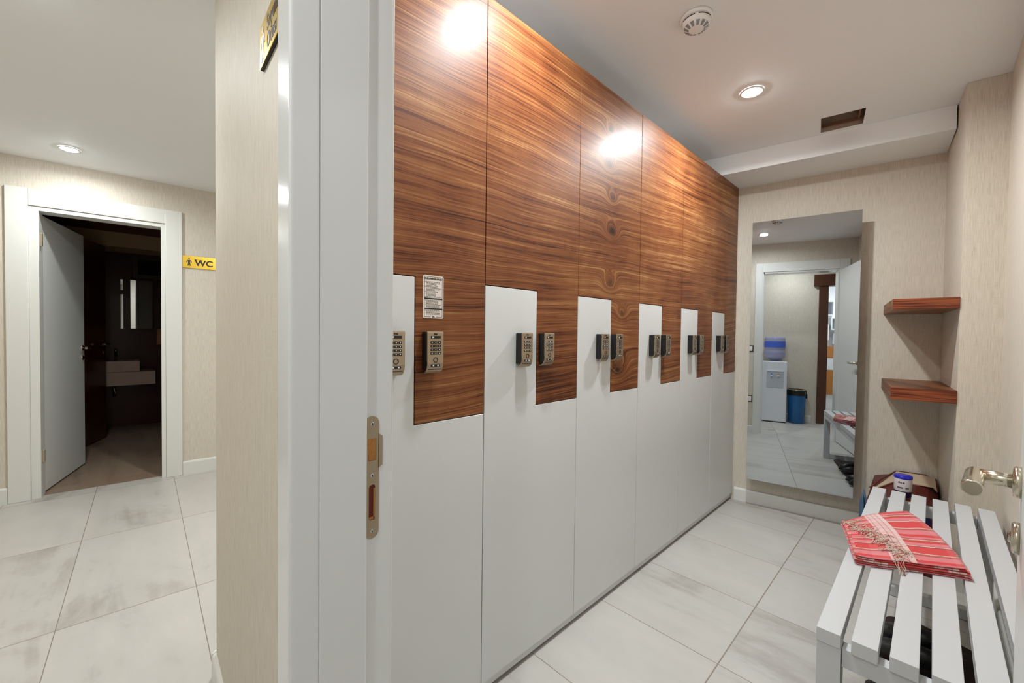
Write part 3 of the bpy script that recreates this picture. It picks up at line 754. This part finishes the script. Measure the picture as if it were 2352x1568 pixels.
def f_wc(q, m):
    man(q, 'signdark', .062, m @ Matrix.Translation((.044, .018, 0)))
    q.text('WC', .066, 'signdark', m @ Matrix.Translation((.082, .024, 0)), .0022, 1.05, depth=.0003)
    for x in (.080, .112): q.box((x, .070, 0), (x+.022, .0735, .0006), 'signdark', mat=m)
sp = P0+DW*.965+NW*.0005
sign('washroom_sign', (sp.x, sp.y, 1.708), DW, NW, .245, .100, 'brass WC sign with a standing man, beside the washroom door frame', f_wc)
def f_ch(q, m):
    man(q, 'signwhite', .066, m @ Matrix.Translation((.028, .006, 0)))
    q.text('Soyunma', .040, 'signdark', m @ Matrix.Translation((.062, .044, 0)), .0006, .8, depth=.0003)
    q.text('Odası', .040, 'signdark', m @ Matrix.Translation((.062, .010, 0)), .0006, .8, depth=.0003)
dfw = Vector((math.cos(.0421), -math.sin(.0421), 0)); ofw = Vector((-math.sin(.0421), -math.cos(.0421), 0))
sg = Vector((-.949, .2218, 0))+ofw*.0002
sign('changing_room_sign', (sg.x, sg.y, 1.718), dfw, ofw, .158, .081, 'brass changing room sign high on the narrow papered wall beside the door frame', f_ch)

# ------------------------------------------------------------------ bench
ZS = .48
def bench():
    X0, X1, Y0, Y1 = -.187, .197, 1.256, 2.640
    T = thing('slatted_bench', 'white painted slatted wooden bench along the right wall', 'bench', ((X0+X1)/2, (Y0+Y1)/2, 0))
    w = .0478; g = (X1-X0-6*w)/5
    for k in range(6):
        x = X0+k*(w+g); yo = random.uniform(-.002, .002)
        q = MB(); q.box((x, Y0+yo, ZS-.034), (x+w, Y1+yo, ZS), 'bench', bev=.0012); q.build('slat', T)
    for yy in (Y0+.0015, Y1-.050):
        for xx in (X0+.0005, X1-.0485):
            q = MB(); q.box((xx, yy, .0), (xx+.048, yy+.045, ZS-.0345), 'bench', bev=.0012); q.build('leg', T)
        q = MB(); q.box((X0+.0495, yy+.008, ZS-.080), (X1-.0495, yy+.040, ZS-.0345), 'bench', bev=.001); q.build('cross_rail', T)
        q = MB(); q.box((X0+.0495, yy+.004, .002), (X1-.0495, yy+.042, .045), 'bench', bev=.001); q.build('foot_rail', T)
    q = MB(); q.box((X0+.004, Y0+.047, ZS-.078), (X0+.026, Y1-.051, ZS-.0345), 'bench', bev=.001); q.build('side_rail', T)
    q = MB(); q.box((X1-.026, Y0+.047, ZS-.078), (X1-.004, Y1-.051, ZS-.0345), 'bench', bev=.001); q.build('side_rail', T)
bench()

# ------------------------------------------------------------------ folded plaid towel
def towel():
    A, B, C, D = Vector((-.222, 1.975)), Vector((-.055, 2.215)), Vector((.090, 1.815)), Vector((-.150, 1.690))
    T = thing('folded_towel', 'folded red and white plaid cotton towel with fringe on the bench', 'towel', (-.07, 1.92, ZS))
    def P(u, v):   # u from left edge (0: A-D) to right edge (1: B..C); v 0 back (A-B) to 1 front (D-C)
        p = A*(1-u)*(1-v)+B*u*(1-v)+C*u*v+D*(1-u)*v
        bulge = 4*v*(1-v)*u*u*.030+ .0
        p = p+Vector((.85, .45))*bulge + Vector((-.3, .8))*(4*u*(1-u)*(1-v)**2*.030)
        p = p+Vector((-.3, -.9))*(.010*math.sin(u*5+1)*v)
        return p
    q = MB(); bm = q.bm; uvl = bm.loops.layers.uv.new('UVMap')
    NL, NU, NV = 5, 30, 26
    def hz(u, v, l):
        base = .0030+l*(.0058+.0034*u*u)
        wv = .0022*math.sin(u*7+l*1.3)*math.sin(v*5+l)+.0012*math.sin(u*19+v*11)
        edge = min(u, 1-u, v, 1-v)
        return ZS+.0012+base*(1+.25*math.sin(v*3+u*2))+max(0, wv)*(l/(NL-1))*min(1, edge*8)+.008*(l/(NL-1))*math.exp(-((u-.42)/.14)**2)*math.exp(-((v-.55)/.5)**2)
    prev = None
    rows_all = []
    for l in range(NL):
        du = .010*random.uniform(-1, 1); dv = .012*random.uniform(-1, 1); sh = 1-.012*l
        rows = []
        for j in range(NV+1):
            r = []
            for i in range(NU+1):
                u, v = i/NU, j/NV
                uu = .5+(u-.5)*sh+du*(1 if 0 < l < NL-1 else 0); vv = .5+(v-.5)*sh+dv*(1 if l < NL-1 else 0)
                p = P(uu, vv); r.append(bm.verts.new((p.x, p.y, hz(u, v, l))))
            rows.append(r)
        rows_all.append(rows)
        for j in range(NV):
            for i in range(NU):
                f = bm.faces.new((rows[j][i], rows[j+1][i], rows[j+1][i+1], rows[j][i+1])); f.smooth = True
                for lp, (a, b) in zip(f.loops, ((i, j), (i, j+1), (i+1, j+1), (i+1, j))): lp[uvl].uv = (a/NU+.13*l*(1 if l < NL-1 else 0), b/NV+.21*((NL-1)-l))
    for l in range(NL-1):      # fold loops at alternating edges
        side = NU if l % 2 == 0 else 0; sgn = 1 if side else -1
        a, b = rows_all[l], rows_all[l+1]; K = 4; cols = [[a[j][side] for j in range(NV+1)]]
        for k in range(1, K):
            th = PI*k/K; c = []
            for j in range(NV+1):
                pa, pb = a[j][side].co, b[j][side].co; mid = pa*(1+math.cos(th))/2+pb*(1-math.cos(th))/2
                d = Vector((sgn*.9, -.2*sgn, 0))*.009*math.sin(th); c.append(bm.verts.new(mid+d))
            cols.append(c)
        cols.append([b[j][side] for j in range(NV+1)])
        for k in range(K):
            for j in range(NV):
                f = bm.faces.new((cols[k][j], cols[k][j+1], cols[k+1][j+1], cols[k+1][j])); f.smooth = True
                for lp, (x, y) in zip(f.loops, ((k, j), (k, j+1), (k+1, j+1), (k+1, j))): lp[uvl].uv = (1+x*.01, y/NV+.21*(NL-1-l))
    q.mark(bm.faces, 'plaid'); bmesh.ops.recalc_face_normals(bm, faces=bm.faces)
    o = q.build('cloth', T)
    sm = o.modifiers.new('thick', 'SOLIDIFY'); sm.thickness = .0016; sm.offset = 0
    # fringe: knotted cotton strands lying over the top fold and hanging from the front edge
    q = MB(); rd = random.Random(11); zt = ZS+.034
    def strand(u, v, du, dv, z=None, n=7, ln=1.0):
        pts = []
        for k in range(n):
            f = k/(n-1); uu = u+du*f*ln+rd.uniform(-.012, .012); vv = v+dv*f*ln+rd.uniform(-.012, .012)
            p = P(uu, vv); zz = (hz(min(max(uu, 0), 1), min(max(vv, 0), 1), NL-1)+.002+rd.uniform(0, .004)) if z is None else z[0]*(1-f)+z[1]*f
            pts.append((p.x, p.y, zz))
        q.tube(pts, .0008, 'fringe' if rd.random() < .72 else 'fringered', 5)
    N = 38
    for k in range(N):
        f = k/(N-1); u = .06+.42*f; v = .10+.82*f
        for m_ in range(4): strand(u+rd.uniform(-.07, .07), v+rd.uniform(-.02, .02), rd.uniform(-.12, .12), rd.uniform(-.04, .12), n=7)
        strand(u, v, rd.uniform(-.10, -.05), rd.uniform(0, .05), n=6)
    for k in range(7): strand(.36+.01*k, .99, .01, .09, z=(zt-.006, ZS+.002), n=5)
    q.build('fringe', T)
towel()

# ------------------------------------------------------------------ things at the far end of the bench
def bag():
    T = thing('maroon_bag', 'dark maroon bag with a tan top flap on the floor between bench and back wall', 'bag', (-.08, 3.15, 0))
    def prof(x0, x1, pts, m, name):
        q = MB(); q.prism(pts, x0, x1, m, 'x', bev=.004); return q.build(name, T)
    q = MB()
    # body lofted: wider at the bottom
    secs = [(-.235, .93), (-.16, 1.0), (-.05, 1.02), (.0, .99), (.040, .90)]
    base = [(2.93, .004), (2.93, .30), (2.96, .338), (3.12, .345), (3.245, .366), (3.395, .372), (3.395, .004)]
    rings = []
    for x, s in secs:
        rings.append([q.bm.verts.new((x if z > .1 else x, 3.16+(y-3.16)*(.92+.08*s), z*s)) for y, z in base])
    n = len(base); fs = []
    for a, b in zip(rings, rings[1:]):
        for i in range(n): fs.append(q.bm.faces.new((a[i], a[(i+1) % n], b[(i+1) % n], b[i])))
    fs.append(q.bm.faces.new(rings[0])); fs.append(q.bm.faces.new(rings[-1]))
    bmesh.ops.recalc_face_normals(q.bm, faces=fs); q.mark(fs, 'maroon')
    q.build('body', T)
    q = MB(); q.prism([(-.225, 3.10), (-.13, 3.235), (.018, 3.250), (.034, 3.19), (.026, 3.40), (-.02, 3.412), (-.136, 3.395)], 0, .006, 'tan')
    for v in q.bm.verts: v.co.z += .372+ (v.co.y-3.235)*.10 - (.030 if v.co.y < 3.15 else 0)
    q.build('top_flap', T)
    q = MB(); q.tube([(-.232, 3.10, .345), (-.19, 3.22, .375), (-.138, 3.402, .393), (-.02, 3.42, .396), (.03, 3.405, .385), (.037, 3.2, .37)], .004, 'maroon', 8); q.build('piping', T)
    q = MB(); q.box((-.02, 2.925, .05), (.012, 2.935, .33), 'navy', bev=.002); q.build('strap', T)
bag()
def jar():
    x, y, z = -.095, 3.03, .3535
    T = thing('lidded_jar', 'small white jar with a blue lid standing at the far end of the bench', 'jar', (x, y, z))
    m = Matrix.Translation((x, y, z))
    q = MB(); q.lathe([(.030, .001), (.033, .004), (.034, .030), (.035, .033)], 'navy', 36, m); q.build('base', T)
    q = MB(); q.lathe([(.0352, .0332), (.0358, .036), (.0366, .096), (.036, .099)], 'jarlabel', 36, m)
    yaw = math.atan2(-y, -x)
    def curved(body, size, zz, a0):
        for k, ch in enumerate(body):
            a = a0+k*size*.021/.001*.001/.0366*30
            if ch == ' ': continue
            a = a0+k*(size*.62)/.0366
            mm = m @ Matrix.Rotation(a, 4, 'Z') @ Matrix(((0, 0, 1, .0367), (1, 0, 0, 0), (0, 1, 0, zz), (0, 0, 0, 1)))
            q.text(ch, size, 'stickerblack', mm, .0004, 1)
    curved('dax', .015, .076, yaw-.55); curved('KREMI 100', .0085, .050, yaw-.62)
    q.build('body', T)
    q = MB(); q.lathe([(.0372, .0985), (.0378, .101), (.0378, .110), (.0360, .113), (.02, .1135), (.004, .1135)], 'blue', 36, m); q.build('lid', T)
jar()
def bluecloth():
    q = MB(); bmesh.ops.create_icosphere(q.bm, subdivisions=4, radius=1)
    for v in q.bm.verts:
        n = 1+.12*math.sin(v.co.x*5+v.co.y*7)+.08*math.sin(v.co.z*9+v.co.x*4)
        v.co = Vector((v.co.x*.018*n-.262, v.co.y*.055*n+3.14, max(0, v.co.z*.15*n+.14)+.003 if True else 0))
    for f in q.bm.faces: f.smooth = True
    q.mark(q.bm.faces, 'bluecloth'); tag(q.build('cloth_bundle', base=(-.262, 3.14, 0)), 'small blue cloth bundle beside the maroon bag behind the bench', 'cloth')
bluecloth()
def mat_and_shoes():
    q = MB(); q.prism(rounded([(-.118, 1.36), (.16, 1.36), (.16, 2.33), (-.03, 2.415), (-.118, 2.37)], .03, 5), .001, .012, 'maroondark', bev=.003)
    for k in range(60):
        x = random.uniform(-.10, .14); y = random.uniform(1.4, 2.3)
        q.box((x, y, .011), (x+.012, y+.003, .0128), 'maroon', mat=None)
    tag(q.build('floor_mat', base=(.02, 1.9, 0)), 'dark maroon mat on the floor under the bench', 'mat')
    def shoe(x, y, a, label, fl):
        T = thing('black_shoe', label, 'shoe', (x, y, .0135), 'black shoes under the bench')
        m = rotz((x, y, .0135), a)
        out = [(-.125, -.022), (-.10, -.034), (-.03, -.030), (.05, -.042), (.10, -.034), (.130, -.008), (.128, .018), (.09, .040), (.03, .036), (-.04, .026), (-.10, .030), (-.125, .018)]
        if fl: out = [(p, -r) for p, r in out][::-1]
        q = MB(); q.prism(rounded(out, .02, 3), 0, .016, 'shoesole', mat=m); q.build('sole', T)
        q = MB(); rings = []
        for px, wd, ht in ((-.118, .022, .052), (-.09, .031, .066), (-.04, .029, .060), (.01, .033, .058), (.05, .037, .046), (.09, .034, .034), (.118, .018, .022)):
            rings.append([q.bm.verts.new(m @ Vector((px, wd*math.cos(t), .0165+max(0, ht*math.sin(t))*(1 if t < PI else 0)))) for t in [PI*k/8 for k in range(9)]])
        for a_, b_ in zip(rings, rings[1:]):
            for i in range(8):
                f = q.bm.faces.new((a_[i], a_[i+1], b_[i+1], b_[i])); f.smooth = True
        q.bm.faces.new(rings[0]); q.bm.faces.new(rings[-1])
        for xx in (-.002, .022, .046): q.box((xx, -.02, .060-.15*xx), (xx+.006, .02, .069-.25*xx), 'shoe', mat=m, bev=.002)
        q.mark(q.bm.faces, 'shoe'); bmesh.ops.recalc_face_normals(q.bm, faces=q.bm.faces); q.build('upper', T)
    shoe(-.02, 2.21, PI+.08, 'black shoe under the bench, topmost of the pair nearest the mirror', 0)
    shoe(-.02, 2.085, PI-.0, 'black shoe under the bench, second from the mirror end', 1)
    shoe(-.01, 1.86, PI+.25, 'black shoe in the middle of the mat under the bench', 0)
    shoe(-.01, 1.72, PI-.05, 'black shoe under the bench, nearest the open door', 1)
mat_and_shoes()

# ------------------------------------------------------------------ hall things seen in the mirror
def cooler():
    x0, x1, y0, y1 = -.655, -.352, -.875, -.60
    T = thing('water_cooler', 'white floor standing water cooler with an upturned bottle, reflected in the mirror', 'water cooler', ((x0+x1)/2, (y0+y1)/2, 0))
    q = MB(); q.box((x0, y0, .012), (x1, y1, .885), 'cooler', bev=.012, seg=3); q.box((x0+.01, y0+.01, 0), (x1-.01, y1-.008, .014), 'black')
    q.build('body', T)
    q = MB(); q.box((x0+.05, y1-.002, .50), (x1-.045, y1+.004, .74), 'coolergrey', bev=.004); q.box((x0+.055, y1+.002, .735), (x1-.05, y1+.012, .755), 'cooler', bev=.003); q.build('tap_recess', T)
    for xx, mt_ in ((-.545, 'bluelabel'), (-.46, 'ochre')):
        q = MB(); q.box((xx-.012, y1+.002, .665), (xx+.012, y1+.04, .69), 'cooler', bev=.003); q.box((xx-.01, y1+.012, .69), (xx+.01, y1+.035, .705), mt_, bev=.002); q.build('tap', T)
    cx, cy = (x0+x1)/2, (y0+y1)/2+.005
    q = MB(); m = Matrix.Translation((cx, cy, .886))
    q.lathe([(.04, 0), (.06, .02), (.128, .05), (.133, .06), (.128, .085), (.133, .11), (.133, .15), (.126, .165), (.133, .18), (.133, .33), (.128, .345), (.12, .352), (.02, .356)], 'bottle', 40, m); b = q.build('bottle', T)
    q = MB(); q.lathe([(.1345, .20), (.1345, .29)], 'bluelabel', 40, m, cap=False); q.build('bottle_label', b)
cooler()
def bin_():
    cx, cy = -.222, -.745
    T = thing('waste_bin', 'glossy blue waste bin with a black liner beside the water cooler, reflected in the mirror', 'bin', (cx, cy, 0))
    m = Matrix.Translation((cx, cy, 0))
    q = MB(); q.lathe([(.095, .002), (.102, .01), (.112, .40), (.115, .455)], 'binblue', 40, m); q.build('bucket', T)
    q = MB(); q.lathe([(.1165, .40), (.120, .41), (.122, .465), (.118, .475), (.108, .47), (.10, .40)], 'binbag', 40, m, cap=False)
    q.box((.095, -.03, .36), (.128, .03, .43), 'binbag', mat=m, bev=.01); q.build('liner', T)
    q = MB(); q.lathe([(.10, .470), (.116, .478), (.116, .486), (.10, .488)], 'steel', 40, m, cap=False); q.build('rim', T)
bin_()
# dark wood portal of the bright room: trim_3
t3 = struct(MB().build('trim_3'), 'dark brown wooden portal beside the bin, seen in the mirror'); t3['_b'] = [.09, -.9, 0]; t3.location = (.09, -.9, 0)
q = MB(); q.box((.030, -1.02, 0), (.140, -.865, 1.985), 'darkwood', bev=.002); q.build('portal_post', t3)
q = MB(); q.box((-.035, -1.02, 1.985), (1.25, -.845, 2.15), 'darkwood', bev=.003); q.build('portal_head', t3)
# cabinet and cube shelves in the bright room
T = thing('striped_cabinet', 'ochre and white striped cabinet in the bright room, reflected in the mirror', 'cabinet', (.75, -2.8, 0))
q = MB(); q.box((.18, -2.895, 0), (1.24, -2.66, 1.11), 'purewhite'); q.build('body', T)
for a, b, m_ in ((.25, .68, 'ochre'), (.69, .895, 'purewhite'), (.905, 1.11, 'ochre')):
    q = MB(); q.box((.18, -2.659, a), (1.24, -2.64, b), m_, bev=.002); q.build('drawer_front', T)
k_ = 0
for (a, b, lo, hi) in ((.20, .50, 1.66, 1.92), (.46, .66, 1.40, 1.62), (.22, .43, 1.22, 1.50), (.50, .78, 1.15, 1.34), (.74, 1.0, 1.50, 1.80)):
    T = thing('cube_shelf', ['top cube shelf', 'middle cube shelf', 'lower left cube shelf', 'lowest cube shelf', 'rightmost cube shelf'][k_]+' on the white wall of the bright room in the mirror', 'shelf', ((a+b)/2, -2.8, lo), 'white cube shelves in the bright room')
    q = MB(); th = .016
    q.box((a, -2.898, lo), (b, -2.72, lo+th), 'purewhite'); q.box((a, -2.898, hi-th), (b, -2.72, hi), 'purewhite')
    q.box((a, -2.898, lo+th), (a+th, -2.72, hi-th), 'purewhite'); q.box((b-th, -2.898, lo+th), (b, -2.72, hi-th), 'purewhite'); q.build('frame', T)
    q = MB(); q.box((a+th, -2.898, lo+th), (b-th, -2.89, hi-th), 'coolergrey'); q.build('back_panel', T)
    k_ += 1
# switches on the door wall (room side)
def switch(x, z, label):
    q = MB(); q.box((x-.042, .3753, z-.042), (x+.042, .382, z+.042), 'switchdark', bev=.003); q.box((x-.030, .381, z-.030), (x+.030, .386, z+.030), 'plastic', bev=.002)
    tag(q.build('wall_switch', base=(x, .378, z)), label, 'switch')
switch(-.842, 1.075, 'white light switch in a bronze frame left of the door frame, reflected in the mirror')
switch(-.842, .435, 'low socket in a bronze frame left of the door frame, reflected in the mirror')

# ------------------------------------------------------------------ washroom contents
T = thing('washroom_vanity', 'pale floating vanity slab with a rectangular basin in the dark washroom', 'vanity', (-6.7, .15, .54))
q = MB(); q.box((-6.949, -.30, .545), (-6.50, .375, .700), 'vanity', bev=.004); q.build('counter', T)
q = MB(); bm = q.bm
q.box((-6.93, -.28, .701), (-6.50, .238, .830), 'vanity', bev=.006); q.box((-6.88, -.22, .8302), (-6.55, .18, .8306), 'glassblack'); q.build('basin', T)
q = MB(); q.tube([(-6.90, .035, .70), (-6.90, .035, .93), (-6.87, .035, .95), (-6.78, .035, .945), (-6.775, .035, .925)], .012, 'chrome', 14); q.build('tap', T)
q = MB(); q.tube([(-6.75, .02, .545), (-6.75, .02, .44), (-6.80, .02, .40), (-6.949, .02, .40)], .016, 'chrome', 12); q.build('waste_pipe', T)
q = MB(); q.box((-6.948, .165, 1.20), (-6.86, .375, 1.80), 'framedark', bev=.002)
T = thing('mirror_cabinet', 'small mirrored cabinet above the washroom basin', 'cabinet', (-6.9, .27, 1.2)); q.build('case', T)
q = MB(); q.box((-6.8598, .168, 1.203), (-6.856, .372, 1.797), 'mirror'); q.build('mirror_door', T)
q = MB(); q.box((-6.948, .080, 1.20), (-6.90, .104, 1.62), 'mirror', bev=.001); q.box((-6.948, .080, 1.67), (-6.90, .104, 1.80), 'mirror', bev=.001)
tag(q.build('mirror_strip', base=(-6.93, .09, 1.2)), 'narrow bright mirror strip left of the washroom mirror cabinet', 'mirror')
T = thing('dark_framed_panel', 'dark framed glossy panel above the washroom mirror cabinet', 'panel', (-6.94, .38, 1.85))
q = MB(); 
for a in (((-6.949, .19, 1.83), (-6.92, .24, 2.12)), ((-6.949, .24, 1.83), (-6.92, .60, 1.88)), ((-6.949, .60, 1.83), (-6.92, .65, 2.12)), ((-6.949, .24, 2.07), (-6.92, .60, 2.12))): q.box(a[0], a[1], 'framedark', bev=.003)
q.build('frame', T)
q = MB(); q.box((-6.948, .24, 1.88), (-6.935, .60, 2.07), 'glassblack'); q.build('pane', T)
q = MB(); q.box((-6.949, .405, 1.00), (-6.84, .62, 1.20), 'towelbox', bev=.008); tag(q.build('towel_dispenser', base=(-6.9, .5, 1.0)), 'tan paper towel dispenser on the dark washroom wall', 'dispenser')

for o in bpy.data.objects:
    if '_b' in o: del o['_b']
